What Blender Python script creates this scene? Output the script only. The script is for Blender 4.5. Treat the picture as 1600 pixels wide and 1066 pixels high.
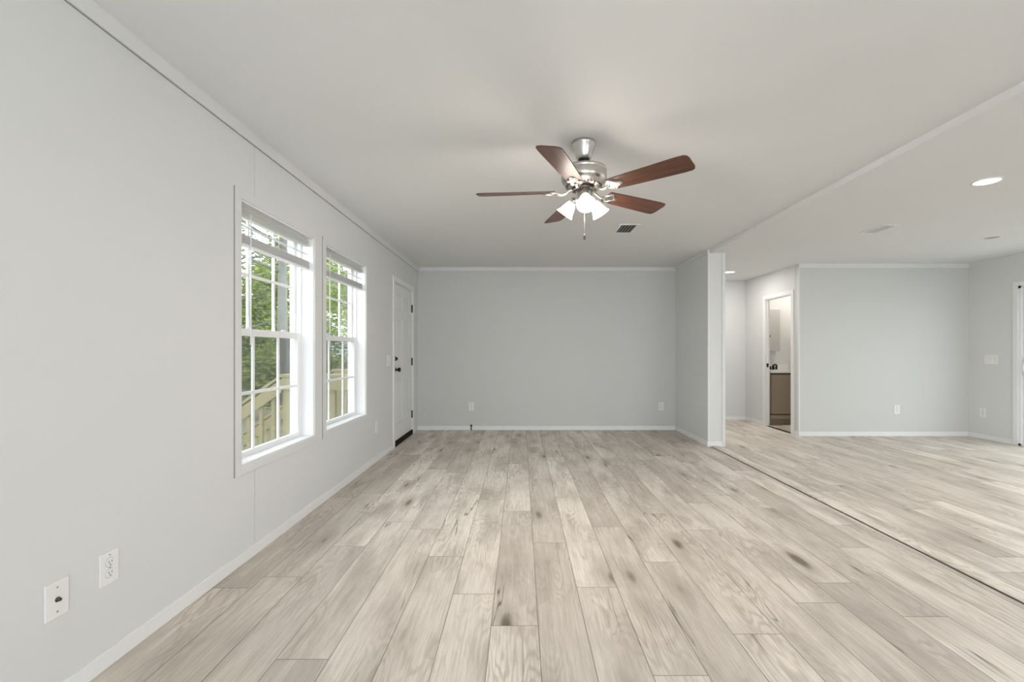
import bpy, bmesh, math, random
from mathutils import Vector, Matrix
for o in list(bpy.data.objects):
    bpy.data.objects.remove(o)
S = bpy.context.scene
C = S.collection
PI = math.pi
random.seed(7)

# ------------------------------------------------------------------ camera
cam_d = bpy.data.cameras.new('camera')
cam_d.sensor_width = 36.0
cam_d.lens = 15.75
cam_d.shift_x = -14 / 1600
cam_d.shift_y = 16 / 1600
cam_d.clip_start = 0.05
cam_d.clip_end = 300
cam = bpy.data.objects.new('camera', cam_d)
C.objects.link(cam)
cam.location = (0, 0, 1.2)
cam.rotation_euler = (PI / 2, 0, 0)
S.camera = cam

# ------------------------------------------------------------------ world: bright overcast sky
W = bpy.data.worlds.new('overcast_sky')
S.world = W
W.use_nodes = True
bg = W.node_tree.nodes['Background']
bg.inputs['Color'].default_value = (0.90, 0.96, 1.0, 1)
bg.inputs['Strength'].default_value = 7.8

S.view_settings.view_transform = 'Standard'
S.view_settings.look = 'None'
S.view_settings.gamma = 1.0
S.view_settings.use_curve_mapping = False
S.view_settings.exposure = -0.16

def lamp(name, kind, loc, energy, color, rot=(0, 0, 0), size=None, size_y=None, parent=None, spread=None):
    l = bpy.data.lights.new(name, kind)
    l.energy = energy
    l.color = color
    if kind == 'AREA':
        if size_y:
            l.shape = 'RECTANGLE'; l.size = size; l.size_y = size_y
        else:
            l.shape = 'DISK'; l.size = size
        if spread: l.spread = spread
    elif kind == 'SPOT':
        l.spot_size = math.radians(165); l.spot_blend = 0.9; l.shadow_soft_size = size or 0.03
    elif kind == 'POINT':
        l.shadow_soft_size = size or 0.03
    o = bpy.data.objects.new(name, l)
    C.objects.link(o)
    o.location = loc
    o.rotation_euler = rot
    if parent: o.parent = parent
    return o

DAY = (0.88, 0.95, 1.0)
WARM = (1.0, 0.915, 0.84)
NEUT = (1.0, 0.97, 0.94)
# added fill lamps behind the camera, standing in for daylight through rear openings
lamp('rear_fill_left', 'AREA', (0.3, -3.16, 1.35), 55, DAY, (PI / 2, 0, 0), 2.4, 1.5)
lamp('rear_fill_right', 'AREA', (4.5, -3.16, 1.35), 18, DAY, (PI / 2, 0, 0), 1.8, 1.4)
# sky portals: no light of their own, they only guide sampling of the sky through the real openings
for px, py, pz_, rx, sz in ((-1.86, 2.957, 1.3, -PI / 2, 0.9), (-1.86, 4.07, 1.3, -PI / 2, 0.95), (6.52, 4.80, 1.05, PI / 2, 1.9)):
    pl = lamp('sky_portal', 'AREA', (px, py, pz_), 1, DAY, (0, rx, 0), 1.55 if px < 0 else 2.0, sz)
    pl.data.cycles.is_portal = True

# ------------------------------------------------------------------ materials
M = {}
def nodes(m):
    m.use_nodes = True
    nt = m.node_tree
    return nt, nt.nodes, nt.links, nt.nodes['Principled BSDF']

def paint(name, col, rough=0.55, metal=0.0, spec=0.3, noise=0.02, scale=12.0, bump=0.0, bscale=300.0):
    m = bpy.data.materials.new(name)
    nt, N, L, b = nodes(m)
    b.inputs['Roughness'].default_value = rough
    b.inputs['Metallic'].default_value = metal
    b.inputs['Specular IOR Level'].default_value = spec
    tc = N.new('ShaderNodeTexCoord')
    nz = N.new('ShaderNodeTexNoise')
    nz.inputs['Scale'].default_value = scale
    nz.inputs['Detail'].default_value = 4
    L.new(tc.outputs['Object'], nz.inputs['Vector'])
    mp = N.new('ShaderNodeMapRange')
    mp.inputs['To Min'].default_value = 1 - noise
    mp.inputs['To Max'].default_value = 1 + noise
    L.new(nz.outputs['Fac'], mp.inputs['Value'])
    mx = N.new('ShaderNodeVectorMath'); mx.operation = 'SCALE'
    mx.inputs[0].default_value = col
    L.new(mp.outputs['Result'], mx.inputs['Scale'])
    L.new(mx.outputs['Vector'], b.inputs['Base Color'])
    if bump:
        n2 = N.new('ShaderNodeTexNoise'); n2.inputs['Scale'].default_value = bscale
        L.new(tc.outputs['Object'], n2.inputs['Vector'])
        bp = N.new('ShaderNodeBump'); bp.inputs['Strength'].default_value = bump
        bp.inputs['Distance'].default_value = 0.001
        L.new(n2.outputs['Fac'], bp.inputs['Height'])
        L.new(bp.outputs['Normal'], b.inputs['Normal'])
    M[name] = m
    return m

def emit(name, col, strength):
    m = bpy.data.materials.new(name)
    nt, N, L, b = nodes(m)
    b.inputs['Base Color'].default_value = (*col, 1)
    b.inputs['Emission Color'].default_value = (*col, 1)
    b.inputs['Emission Strength'].default_value = strength
    M[name] = m
    return m

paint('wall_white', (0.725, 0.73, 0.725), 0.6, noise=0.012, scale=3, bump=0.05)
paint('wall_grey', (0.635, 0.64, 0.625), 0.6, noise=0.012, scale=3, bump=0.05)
paint('ceiling_white', (0.80, 0.805, 0.80), 0.8, spec=0.1, noise=0.01, scale=3, bump=0.06)
paint('trim_white', (0.84, 0.84, 0.835), 0.4, noise=0.008)
paint('crown_white', (0.75, 0.755, 0.75), 0.5, noise=0.008)
paint('headrail_grey', (0.52, 0.52, 0.51), 0.45, noise=0.01)
paint('vinyl_white', (0.88, 0.885, 0.90), 0.35, noise=0.005)
paint('door_white', (0.80, 0.80, 0.785), 0.4, noise=0.008)
paint('plate_white', (0.84, 0.84, 0.82), 0.35, noise=0.004)
paint('slot_dark', (0.03, 0.028, 0.026), 0.5)
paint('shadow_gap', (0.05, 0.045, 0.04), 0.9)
paint('gap_shade', (0.36, 0.35, 0.34), 0.9)  # tone of the shade in narrow trim gaps, put into colour
paint('bronze', (0.035, 0.028, 0.024), 0.35, metal=0.8, spec=0.5)
paint('threshold', (0.022, 0.013, 0.010), 0.75, spec=0.1)
paint('brushed_nickel', (0.62, 0.60, 0.57), 0.28, metal=1.0, spec=0.5, noise=0.05, scale=40)
paint('dark_nickel', (0.10, 0.09, 0.085), 0.35, metal=0.9)
paint('chain_brass', (0.75, 0.70, 0.60), 0.3, metal=0.8)
paint('vanity_taupe', (0.33, 0.265, 0.20), 0.5, noise=0.04, scale=6)
paint('vanity_gap', (0.05, 0.035, 0.028), 0.8)
paint('counter_white', (0.85, 0.84, 0.81), 0.2, noise=0.01)
paint('mirror', (0.62, 0.61, 0.58), 0.35, metal=0.35, spec=0.5, noise=0.0)
paint('treated_wood', (0.303, 0.264, 0.151), 0.8, noise=0.14, scale=9)
paint('grey_metal', (0.42, 0.42, 0.40), 0.5)
paint('bark', (0.082, 0.079, 0.070), 0.9, noise=0.35, scale=9)
paint('shed_wall', (0.264, 0.290, 0.316), 0.7, noise=0.05)
paint('shed_roof', (0.316, 0.297, 0.290), 0.8, noise=0.1)
paint('black_rubber', (0.015, 0.014, 0.013), 0.5)
paint('gravel', (0.465, 0.465, 0.449), 0.9, noise=0.15, scale=3)
emit('downlight_lens', (1.0, 0.96, 0.90), 9.0)
emit('hall_lens', (1.0, 0.94, 0.86), 7.0)

def leaf_mat(name, c1, c2):
    m = bpy.data.materials.new(name)
    nt, N, L, b = nodes(m)
    tc = N.new('ShaderNodeTexCoord')
    nz = N.new('ShaderNodeTexNoise'); nz.inputs['Scale'].default_value = 1.7; nz.inputs['Detail'].default_value = 6
    L.new(tc.outputs['Object'], nz.inputs['Vector'])
    rp = N.new('ShaderNodeValToRGB')
    rp.color_ramp.elements[0].position = 0.35; rp.color_ramp.elements[0].color = (*c1, 1)
    rp.color_ramp.elements[1].position = 0.65; rp.color_ramp.elements[1].color = (*c2, 1)
    L.new(nz.outputs['Fac'], rp.inputs['Fac'])
    L.new(rp.outputs['Color'], b.inputs['Base Color'])
    b.inputs['Roughness'].default_value = 0.6
    tr = N.new('ShaderNodeBsdfTranslucent')
    L.new(rp.outputs['Color'], tr.inputs['Color'])
    mx = N.new('ShaderNodeMixShader'); mx.inputs['Fac'].default_value = 0.35
    L.new(b.outputs['BSDF'], mx.inputs[1]); L.new(tr.outputs['BSDF'], mx.inputs[2])
    L.new(mx.outputs['Shader'], N['Material Output'].inputs['Surface'])
    M[name] = m
leaf_mat('leaf_bright', (0.098, 0.132, 0.027), (0.187, 0.225, 0.056))
leaf_mat('leaf_olive', (0.085, 0.092, 0.034), (0.153, 0.153, 0.061))
leaf_mat('leaf_dark', (0.053, 0.066, 0.029), (0.105, 0.125, 0.053))

def slat_mat():
    m = bpy.data.materials.new('blind_slat'); nt, N, L, b = nodes(m)
    b.inputs['Base Color'].default_value = (0.88, 0.885, 0.89, 1); b.inputs['Roughness'].default_value = 0.4
    tr = N.new('ShaderNodeBsdfTranslucent'); tr.inputs['Color'].default_value = (0.88, 0.885, 0.89, 1)
    mx = N.new('ShaderNodeMixShader'); mx.inputs['Fac'].default_value = 0.35
    L.new(b.outputs['BSDF'], mx.inputs[1]); L.new(tr.outputs['BSDF'], mx.inputs[2])
    L.new(mx.outputs['Shader'], N['Material Output'].inputs['Surface'])
    M['blind_slat'] = m
slat_mat()

def ground_mat():
    m = bpy.data.materials.new('ground'); nt, N, L, b = nodes(m)
    tc = N.new('ShaderNodeTexCoord')
    nz = N.new('ShaderNodeTexNoise'); nz.inputs['Scale'].default_value = 1.2; nz.inputs['Detail'].default_value = 10
    nz.inputs['Roughness'].default_value = 0.75
    L.new(tc.outputs['Object'], nz.inputs['Vector'])
    rp = N.new('ShaderNodeValToRGB')
    e = rp.color_ramp.elements
    e[0].position = 0.36; e[0].color = (0.084, 0.070, 0.050, 1)
    e[1].position = 0.68; e[1].color = (0.196, 0.189, 0.098, 1)
    k = e.new(0.52); k.color = (0.140, 0.126, 0.073, 1)
    L.new(nz.outputs['Fac'], rp.inputs['Fac'])
    L.new(rp.outputs['Color'], b.inputs['Base Color'])
    b.inputs['Roughness'].default_value = 0.95
    M['ground'] = m
ground_mat()

def glass_mat():
    m = bpy.data.materials.new('window_glass'); nt, N, L, b = nodes(m)
    t = N.new('ShaderNodeBsdfTransparent'); t.inputs['Color'].default_value = (0.96, 0.98, 0.97, 1)
    g = N.new('ShaderNodeBsdfGlossy'); g.inputs['Roughness'].default_value = 0.02
    fr = N.new('ShaderNodeFresnel'); fr.inputs['IOR'].default_value = 1.45
    mx = N.new('ShaderNodeMixShader')
    ge = N.new('ShaderNodeNewGeometry'); mu = N.new('ShaderNodeMath'); mu.operation = 'MULTIPLY_ADD'   # only the front face of the pane reflects
    mu.inputs[1].default_value = -1.0; mu.inputs[2].default_value = 1.0
    L.new(ge.outputs['Backfacing'], mu.inputs[0])
    m2 = N.new('ShaderNodeMath'); m2.operation = 'MULTIPLY'
    L.new(fr.outputs['Fac'], m2.inputs[0]); L.new(mu.outputs[0], m2.inputs[1])
    L.new(m2.outputs[0], mx.inputs['Fac'])
    L.new(t.outputs['BSDF'], mx.inputs[1]); L.new(g.outputs['BSDF'], mx.inputs[2])
    L.new(mx.outputs['Shader'], N['Material Output'].inputs['Surface'])
    M['window_glass'] = m
    m = m.copy(); m.name = 'patio_glass'; M['patio_glass'] = m   # door glass with tint added to dim the daylight on the far wall
    [n for n in m.node_tree.nodes if n.type == 'BSDF_TRANSPARENT'][0].inputs['Color'].default_value = (0.72, 0.745, 0.735, 1)
    m = bpy.data.materials.new('insect_screen'); nt, N, L, b = nodes(m)
    b.inputs['Base Color'].default_value = (0.10, 0.10, 0.10, 1)
    b.inputs['Roughness'].default_value = 0.8
    t = N.new('ShaderNodeBsdfTransparent')
    mx = N.new('ShaderNodeMixShader'); mx.inputs['Fac'].default_value = 0.34
    L.new(t.outputs['BSDF'], mx.inputs[1]); L.new(b.outputs['BSDF'], mx.inputs[2])
    L.new(mx.outputs['Shader'], N['Material Output'].inputs['Surface'])
    M['insect_screen'] = m
glass_mat()

def shade_mat():
    m = bpy.data.materials.new('lit_frosted_glass'); nt, N, L, b = nodes(m)
    b.inputs['Base Color'].default_value = (0.95, 0.92, 0.88, 1)
    b.inputs['Roughness'].default_value = 0.35
    b.inputs['Emission Color'].default_value = (1.0, 0.86, 0.74, 1)
    b.inputs['Emission Strength'].default_value = 9.0
    M['lit_frosted_glass'] = m
    emit('bulb_glow', (1.0, 0.88, 0.74), 12.0)
shade_mat()

def walnut_mat():
    m = bpy.data.materials.new('walnut'); nt, N, L, b = nodes(m)
    tc = N.new('ShaderNodeTexCoord'); mp = N.new('ShaderNodeMapping')
    mp.inputs['Scale'].default_value = (4, 60, 60)
    nz = N.new('ShaderNodeTexNoise'); nz.inputs['Scale'].default_value = 1.0; nz.inputs['Detail'].default_value = 6
    L.new(tc.outputs['Object'], mp.inputs['Vector']); L.new(mp.outputs['Vector'], nz.inputs['Vector'])
    rp = N.new('ShaderNodeValToRGB')
    rp.color_ramp.elements[0].position = 0.3; rp.color_ramp.elements[0].color = (0.060, 0.022, 0.012, 1)
    rp.color_ramp.elements[1].position = 0.75; rp.color_ramp.elements[1].color = (0.15, 0.060, 0.034, 1)
    L.new(nz.outputs['Fac'], rp.inputs['Fac']); L.new(rp.outputs['Color'], b.inputs['Base Color'])
    b.inputs['Roughness'].default_value = 0.38
    M['walnut'] = m
walnut_mat()

def floor_mat():
    m = bpy.data.materials.new('oak_plank'); nt, N, L, b = nodes(m)
    def math_(op, a, bb=None, clamp=False):
        n = N.new('ShaderNodeMath'); n.operation = op; n.use_clamp = clamp
        for i, v in enumerate((a, bb)):
            if v is None: continue
            if isinstance(v, (int, float)): n.inputs[i].default_value = v
            else: L.new(v, n.inputs[i])
        return n.outputs[0]
    def rng(v, a, c, lo, hi):
        n = N.new('ShaderNodeMapRange'); n.clamp = True
        L.new(v, n.inputs['Value'])
        for k, x in zip(('From Min', 'From Max', 'To Min', 'To Max'), (a, c, lo, hi)): n.inputs[k].default_value = x
        return n.outputs['Result']
    def noise(vec, scale, detail=4, rough=0.5):
        n = N.new('ShaderNodeTexNoise'); n.inputs['Scale'].default_value = scale
        n.inputs['Detail'].default_value = detail; n.inputs['Roughness'].default_value = rough
        L.new(vec, n.inputs['Vector']); return n.outputs['Fac']
    def comb(x, y, z):
        n = N.new('ShaderNodeCombineXYZ')
        for i, v in enumerate((x, y, z)):
            if isinstance(v, (int, float)): n.inputs[i].default_value = v
            else: L.new(v, n.inputs[i])
        return n.outputs[0]
    def mix(f, c1, c2):
        n = N.new('ShaderNodeMix'); n.data_type = 'RGBA'
        for s, v in ((n.inputs[0], f), (n.inputs[6], c1), (n.inputs[7], c2)):
            if isinstance(v, tuple): s.default_value = (*v, 1)
            elif isinstance(v, (int, float)): s.default_value = v
            else: L.new(v, s)
        return n.outputs[2]
    uv = N.new('ShaderNodeUVMap'); uv.uv_map = 'plank_uv'
    sp = N.new('ShaderNodeSeparateXYZ'); L.new(uv.outputs['UV'], sp.inputs[0])
    u, v = sp.outputs[0], sp.outputs[1]
    at = N.new('ShaderNodeAttribute'); at.attribute_name = 'seed'
    sd = at.outputs['Fac']
    at2 = N.new('ShaderNodeAttribute'); at2.attribute_name = 'tone'
    tone = at2.outputs['Fac']
    z = math_('MULTIPLY', sd, 91.7)
    u2 = math_('ADD', u, math_('MULTIPLY', sd, 13.1))
    # contour rings of a stretched noise = cathedral grain
    f1 = noise(comb(math_('MULTIPLY', u2, 5.5), math_('MULTIPLY', v, 1.1), z), 1.0, 3, 0.45)
    rings = math_('SINE', math_('MULTIPLY', f1, 130.0))
    rings = rng(rings, -0.2, 1.0, 0.0, 1.0)
    ringmask = rng(noise(comb(math_('MULTIPLY', u2, 3.0), math_('MULTIPLY', v, 0.8), math_('ADD', z, 5.0)), 1.6, 2), 0.42, 0.66, 0.05, 1.0)
    fine = noise(comb(math_('MULTIPLY', u2, 150.0), math_('MULTIPLY', v, 4.0), z), 1.0, 5, 0.65)
    blot = noise(comb(math_('MULTIPLY', u2, 6.0), math_('MULTIPLY', v, 1.5), math_('ADD', z, 11.0)), 1.0, 6, 0.6)
    # knots
    vo = N.new('ShaderNodeTexVoronoi'); vo.inputs['Scale'].default_value = 1.0
    L.new(comb(math_('MULTIPLY', u2, 6.5), math_('MULTIPLY', v, 2.0), z), vo.inputs['Vector'])
    ksel = N.new('ShaderNodeSeparateColor'); L.new(vo.outputs['Color'], ksel.inputs[0])
    kgate = rng(ksel.outputs[0], 0.62, 0.68, 0.0, 1.0)
    wob = math_('ADD', vo.outputs['Distance'], math_('MULTIPLY', math_('SUBTRACT', blot, 0.5), 0.55))
    kn = math_('MULTIPLY', rng(wob, 0.04, 0.17, 1.0, 0.0), kgate)
    halo = math_('MULTIPLY', rng(wob, 0.1, 0.5, 1.0, 0.0), kgate)
    # long thin cracks
    cn = noise(comb(math_('MULTIPLY', u2, 14.0), math_('MULTIPLY', v, 0.7), math_('ADD', z, 31.0)), 1.0, 2, 0.4)
    crk = rng(math_('ABSOLUTE', math_('SUBTRACT', cn, 0.5)), 0.002, 0.011, 1.0, 0.0)
    cmask = rng(noise(comb(math_('MULTIPLY', u2, 7.0), math_('MULTIPLY', v, 1.6), math_('ADD', z, 47.0)), 1.0, 2), 0.56, 0.64, 0.0, 1.0)
    crack = math_('MULTIPLY', crk, cmask)
    # colour
    base = mix(tone, (0.87, 0.795, 0.71), (0.62, 0.56, 0.495))
    base = mix(rng(blot, 0.43, 0.70, 0.0, 0.85), base, (0.42, 0.372, 0.32))
    base = mix(math_('MULTIPLY', math_('MULTIPLY', rings, ringmask), 0.38), base, (0.28, 0.22, 0.165))
    base = mix(rng(fine, 0.42, 0.74, 0.0, 0.46), base, (0.30, 0.245, 0.19))
    base = mix(math_('MULTIPLY', halo, 0.5), base, (0.27, 0.215, 0.165))
    base = mix(math_('MULTIPLY', kn, 0.8), base, (0.11, 0.085, 0.065))
    base = mix(math_('MULTIPLY', crack, 0.8), base, (0.08, 0.06, 0.045))
    # bevelled edges between planks
    ue = N.new('ShaderNodeUVMap'); ue.uv_map = 'edge_uv'
    s2 = N.new('ShaderNodeSeparateXYZ'); L.new(ue.outputs['UV'], s2.inputs[0])
    W_, LEN = 0.206, 1.405
    du = math_('MULTIPLY', math_('SUBTRACT', 0.5, math_('ABSOLUTE', math_('SUBTRACT', s2.outputs[0], 0.5))), W_)
    dv = math_('MULTIPLY', math_('SUBTRACT', 0.5, math_('ABSOLUTE', math_('SUBTRACT', s2.outputs[1], 0.5))), LEN)
    de = math_('MINIMUM', du, dv)
    gap = rng(de, 0.0008, 0.0026, 1.0, 0.0)
    base = mix(math_('MULTIPLY', gap, 0.72), base, (0.09, 0.07, 0.055))
    L.new(base, b.inputs['Base Color'])
    ro = rng(fine, 0.3, 0.7, 0.40, 0.52)
    L.new(ro, b.inputs['Roughness'])
    b.inputs['Specular IOR Level'].default_value = 0.32
    h = math_('SUBTRACT', math_('MULTIPLY', fine, 0.15), math_('ADD', gap, math_('MULTIPLY', crack, 0.6)))
    bp = N.new('ShaderNodeBump'); bp.inputs['Strength'].default_value = 0.35; bp.inputs['Distance'].default_value = 0.0015
    L.new(h, bp.inputs['Height']); L.new(bp.outputs['Normal'], b.inputs['Normal'])
    M['oak_plank'] = m
floor_mat()

# ------------------------------------------------------------------ mesh helpers
def frame_of(d):
    d = d.normalized()
    a = Vector((0, 0, 1)) if abs(d.z) < 0.9 else Vector((1, 0, 0))
    x = d.cross(a).normalized()
    return x, d.cross(x).normalized()

def box(bm, x0, x1, y0, y1, z0, z1, bev=0.0, mat=0, mx=None):
    r = bmesh.ops.create_cube(bm, size=1.0)
    vs = r['verts']
    for v in vs:
        v.co = Vector(((x0 + x1) / 2 + v.co.x * (x1 - x0), (y0 + y1) / 2 + v.co.y * (y1 - y0), (z0 + z1) / 2 + v.co.z * (z1 - z0)))
        if mx: v.co = mx @ v.co
    fs = set(f for v in vs for f in v.link_faces)
    for f in fs: f.material_index = mat
    if bev:
        es = list(set(e for v in vs for e in v.link_edges))
        bmesh.ops.bevel(bm, geom=es, offset=bev, segments=2, affect='EDGES', profile=0.6)

def lathe(bm, prof, seg=32, mx=None, mat=0, caps=True):
    rings = []
    for r, z in prof:
        ring = []
        for i in range(seg):
            a = 2 * PI * i / seg
            p = Vector((r * math.cos(a), r * math.sin(a), z))
            ring.append(bm.verts.new(mx @ p if mx else p))
        rings.append(ring)
    for a, b in zip(rings, rings[1:]):
        for i in range(seg):
            f = bm.faces.new((a[i], a[(i + 1) % seg], b[(i + 1) % seg], b[i])); f.material_index = mat; f.smooth = True
    if caps:
        for ring in (rings[0], rings[-1]):
            try:
                f = bm.faces.new(ring); f.material_index = mat
            except ValueError: pass

def tube(bm, pts, r, seg=10, mat=0):
    pts = [Vector(p) for p in pts]
    rad = r if isinstance(r, (list, tuple)) else [r] * len(pts)
    rings = []
    for i, p in enumerate(pts):
        d = (pts[min(i + 1, len(pts) - 1)] - pts[max(i - 1, 0)])
        x, y = frame_of(d)
        rings.append([bm.verts.new(p + (x * math.cos(2 * PI * k / seg) + y * math.sin(2 * PI * k / seg)) * rad[i]) for k in range(seg)])
    for a, b in zip(rings, rings[1:]):
        for k in range(seg):
            f = bm.faces.new((a[k], a[(k + 1) % seg], b[(k + 1) % seg], b[k])); f.material_index = mat; f.smooth = True
    bm.faces.new(rings[0]); bm.faces.new(rings[-1])

def prism(bm, outline, z0, z1, mx=None, mat=0, bev=0.0):
    lo = [bm.verts.new(Vector((x, y, z0))) for x, y in outline]
    hi = [bm.verts.new(Vector((x, y, z1))) for x, y in outline]
    n = len(lo)
    fs = [bm.faces.new(list(reversed(lo))), bm.faces.new(hi)]
    for i in range(n): fs.append(bm.faces.new((lo[i], lo[(i + 1) % n], hi[(i + 1) % n], hi[i])))
    for f in fs: f.material_index = mat
    if bev:
        es = list(set(fs[0].edges) | set(fs[1].edges))
        bmesh.ops.bevel(bm, geom=es, offset=bev, segments=1, affect='EDGES')
    if mx:
        for v in set(v for v in bm.verts if v in set(lo + hi)): v.co = mx @ v.co

def obj(name, bm, mats, parent=None, loc=None):
    bmesh.ops.recalc_face_normals(bm, faces=bm.faces)
    me = bpy.data.meshes.new(name)
    bm.to_mesh(me); bm.free()
    for mm in ([mats] if isinstance(mats, str) else mats): me.materials.append(M[mm])
    o = bpy.data.objects.new(name, me)
    C.objects.link(o)
    if parent: o.parent = parent
    if loc: o.location = loc
    return o

def B(*a, **k):
    bm = bmesh.new(); box(bm, *a, **k); return bm

def thing(name, label, cat, loc=(0, 0, 0), rot=(0, 0, 0), group=None):
    o = bpy.data.objects.new(name, None); C.objects.link(o)
    o.empty_display_size = 0.05
    o.location = loc; o.rotation_euler = rot
    o['label'] = label; o['category'] = cat
    if group: o['group'] = group
    return o

def tag(o, label, cat, group=None):
    o['label'] = label; o['category'] = cat
    if group: o['group'] = group
    return o

def struct(o, label=None, cat=None):
    o['kind'] = 'structure'
    if label: o['label'] = label
    if cat: o['category'] = cat
    return o

def root(name, loc=(0, 0, 0), label=None, cat=None):
    o = bpy.data.objects.new(name, None); C.objects.link(o); o.location = loc
    o.empty_display_size = 0.05
    return struct(o, label, cat)

def dup(r, loc, label, group=None, rot=None):
    n = r.copy(); C.objects.link(n); n.location = loc; n['label'] = label
    if rot: n.rotation_euler = rot
    if group: n['group'] = group
    for ch in list(r.children):
        c = ch.copy(); C.objects.link(c); c.parent = n
        for g in list(ch.children):
            d = g.copy(); C.objects.link(d); d.parent = c
    return n

# ------------------------------------------------------------------ room numbers (metres)
XL = -1.575          # left wall face
XP, XQ = 2.355, 2.56 # partition faces
YP = 5.64            # partition end
YB = 6.83            # back wall (left half)
YF = 6.34            # far wall (right half)
XR = 6.33            # right wall
XH = 3.93            # hall right wall face
YH = 7.85            # hall back wall
YR = -3.0            # rear wall
H = 2.48             # ceiling left half
H2 = 2.44            # ceiling right half
XS = 2.385           # marriage line
W1 = (2.511, 3.403)
W2 = (3.603, 4.537)
ZB, ZT = 0.556, 2.057
D1 = (5.56, 6.50)
DT = 2.075
SY = (3.90, 5.70)    # patio door opening
ST = 2.03

# ------------------------------------------------------------------ floor of planks
def build_floor():
    bm = bmesh.new()
    pu = bm.loops.layers.uv.new('plank_uv')
    eu = bm.loops.layers.uv.new('edge_uv')
    fs_ = bm.faces.layers.float.new('seed')
    ft_ = bm.faces.layers.float.new('tone')
    w, Ln, x0 = 0.206, 1.405, 0.0757
    known = {-5: 1.744, -7: 2.380, -2: 2.213, -1: 1.958, 0: 2.805, 1: 2.276, 2: 1.657, -3: 2.62, -4: 3.02, -6: 1.35, 3: 2.55, 4: 1.9}
    xa, xb, ya, yb = XL - 0.02, XR + 0.02, YR, YH + 0.02
    rnd = random.Random(11)
    k = math.floor((xa - x0) / w)
    while x0 + k * w < xb:
        c0, c1 = max(xa, x0 + k * w), min(xb, x0 + (k + 1) * w)
        ph = known.get(k, rnd.random() * Ln)
        j = math.floor((ya - ph) / Ln)
        while ph + j * Ln < yb:
            d0, d1 = max(ya, ph + j * Ln), min(yb, ph + (j + 1) * Ln)
            if c1 - c0 > 1e-4 and d1 - d0 > 1e-4:
                vs = [bm.verts.new((x, y, 0)) for x, y in ((c0, d0), (c1, d0), (c1, d1), (c0, d1))]
                f = bm.faces.new(vs)
                f[fs_] = rnd.random(); f[ft_] = rnd.random()
                for l in f.loops:
                    x, y = l.vert.co.x, l.vert.co.y
                    l[pu].uv = (x - (x0 + k * w), y - (ph + j * Ln))
                    l[eu].uv = ((x - (x0 + k * w)) / w, (y - (ph + j * Ln)) / Ln)
            j += 1
        k += 1
    box(bm, xa, xb, ya, yb, -0.12, -0.004, mat=1)
    o = obj('floor', bm, ['oak_plank', 'shadow_gap'])
    return struct(o, 'light oak plank floor', 'floor')
build_floor()

# ------------------------------------------------------------------ ceilings
bm = bmesh.new()
box(bm, XL - 0.2, XS, YR - 0.1, YB + 0.1, H, H + 0.15)
box(bm, XS, XR + 0.2, YR - 0.1, YH + 0.1, H2, H + 0.15)
struct(obj('ceiling', bm, 'ceiling_white'), 'smooth white ceiling', 'ceiling')
bm = bmesh.new()
box(bm, XS - 0.005, XS + 0.004, YR, YP, H2 - 0.003, H + 0.002, bev=0.002)
struct(obj('trim_1', bm, 'trim_white'))

# ------------------------------------------------------------------ walls
def wall_with_holes(name, mat, axis, a0, a1, s0, s1, z0, z1, holes, label, seams=(), skin=0.012):
    """axis 'x': slab between a0 and a1 in X running s0..s1 in Y; axis 'y' the other way."""
    bm = bmesh.new()
    def put(p0, p1, u0, u1, w0, w1):
        if u1 - u0 < 1e-5 or w1 - w0 < 1e-5: return
        if axis == 'x': box(bm, p0, p1, u0, u1, w0, w1)
        else: box(bm, u0, u1, p0, p1, w0, w1)
    def fill(p0, p1, cuts):
        ed = sorted(set([s0, s1] + [h[0] for h in holes] + [h[1] for h in holes]))
        for u0, u1 in zip(ed, ed[1:]):
            hs = sorted([(h[2], h[3]) for h in holes if h[0] <= u0 + 1e-6 and h[1] >= u1 - 1e-6])
            zz = z0
            spans = []
            for b0, b1 in hs:
                spans.append((zz, b0)); zz = b1
            spans.append((zz, z1))
            sub = [u0] + [c for c in cuts if u0 < c < u1] + [u1]
            for i, (q0, q1) in enumerate(zip(sub, sub[1:])):
                g0 = 0.002 if i > 0 else 0
                g1 = 0.002 if i < len(sub) - 2 else 0
                for b0, b1 in spans: put(p0, p1, q0 + g0, q1 - g1, b0, b1)
    if seams:
        fill(a1 - skin, a1, seams)
        fill(a0, a1 - skin - 0.0005, ())
    else:
        fill(a0, a1, ())
    return struct(obj(name, bm, mat), label, 'wall')

wall_with_holes('wall_left', 'wall_white', 'x', XL - 0.13, XL, YR, YB + 0.1, -0.12, H,
    [(W1[0], W1[1], ZB, ZT), (W2[0], W2[1], ZB, ZT), (D1[0], D1[1], 0.0, DT)], 'white panelled left wall', seams=(2.65,))
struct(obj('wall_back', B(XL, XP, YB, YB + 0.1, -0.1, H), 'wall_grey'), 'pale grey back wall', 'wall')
bm = bmesh.new(); box(bm, XP, XQ, YP, YH, -0.1, H)
struct(obj('wall_partition', bm, 'wall_white'), 'white stub partition wall', 'wall')
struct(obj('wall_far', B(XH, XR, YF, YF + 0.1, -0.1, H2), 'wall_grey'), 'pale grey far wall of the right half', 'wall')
wall_with_holes('wall_hall', 'wall_white', 'x', XH, XH + 0.06, YF + 0.1, YH, -0.1, H2, [(6.505, 7.20, 0.0, 2.03)], 'white hallway wall with bathroom doorway')
struct(obj('wall_hall_back', B(XQ, XH + 0.1, YH, YH + 0.1, -0.1, H2), 'wall_white'), 'white wall at hallway end', 'wall')
bm = bmesh.new()
box(bm, XH + 0.1, 5.7, 7.76, YH + 0.1, -0.1, H2); box(bm, 5.6, 5.7, YF + 0.1, 7.76, -0.1, H2)
struct(obj('wall_bathroom', bm, 'wall_white'), 'white bathroom wall', 'wall')
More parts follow.
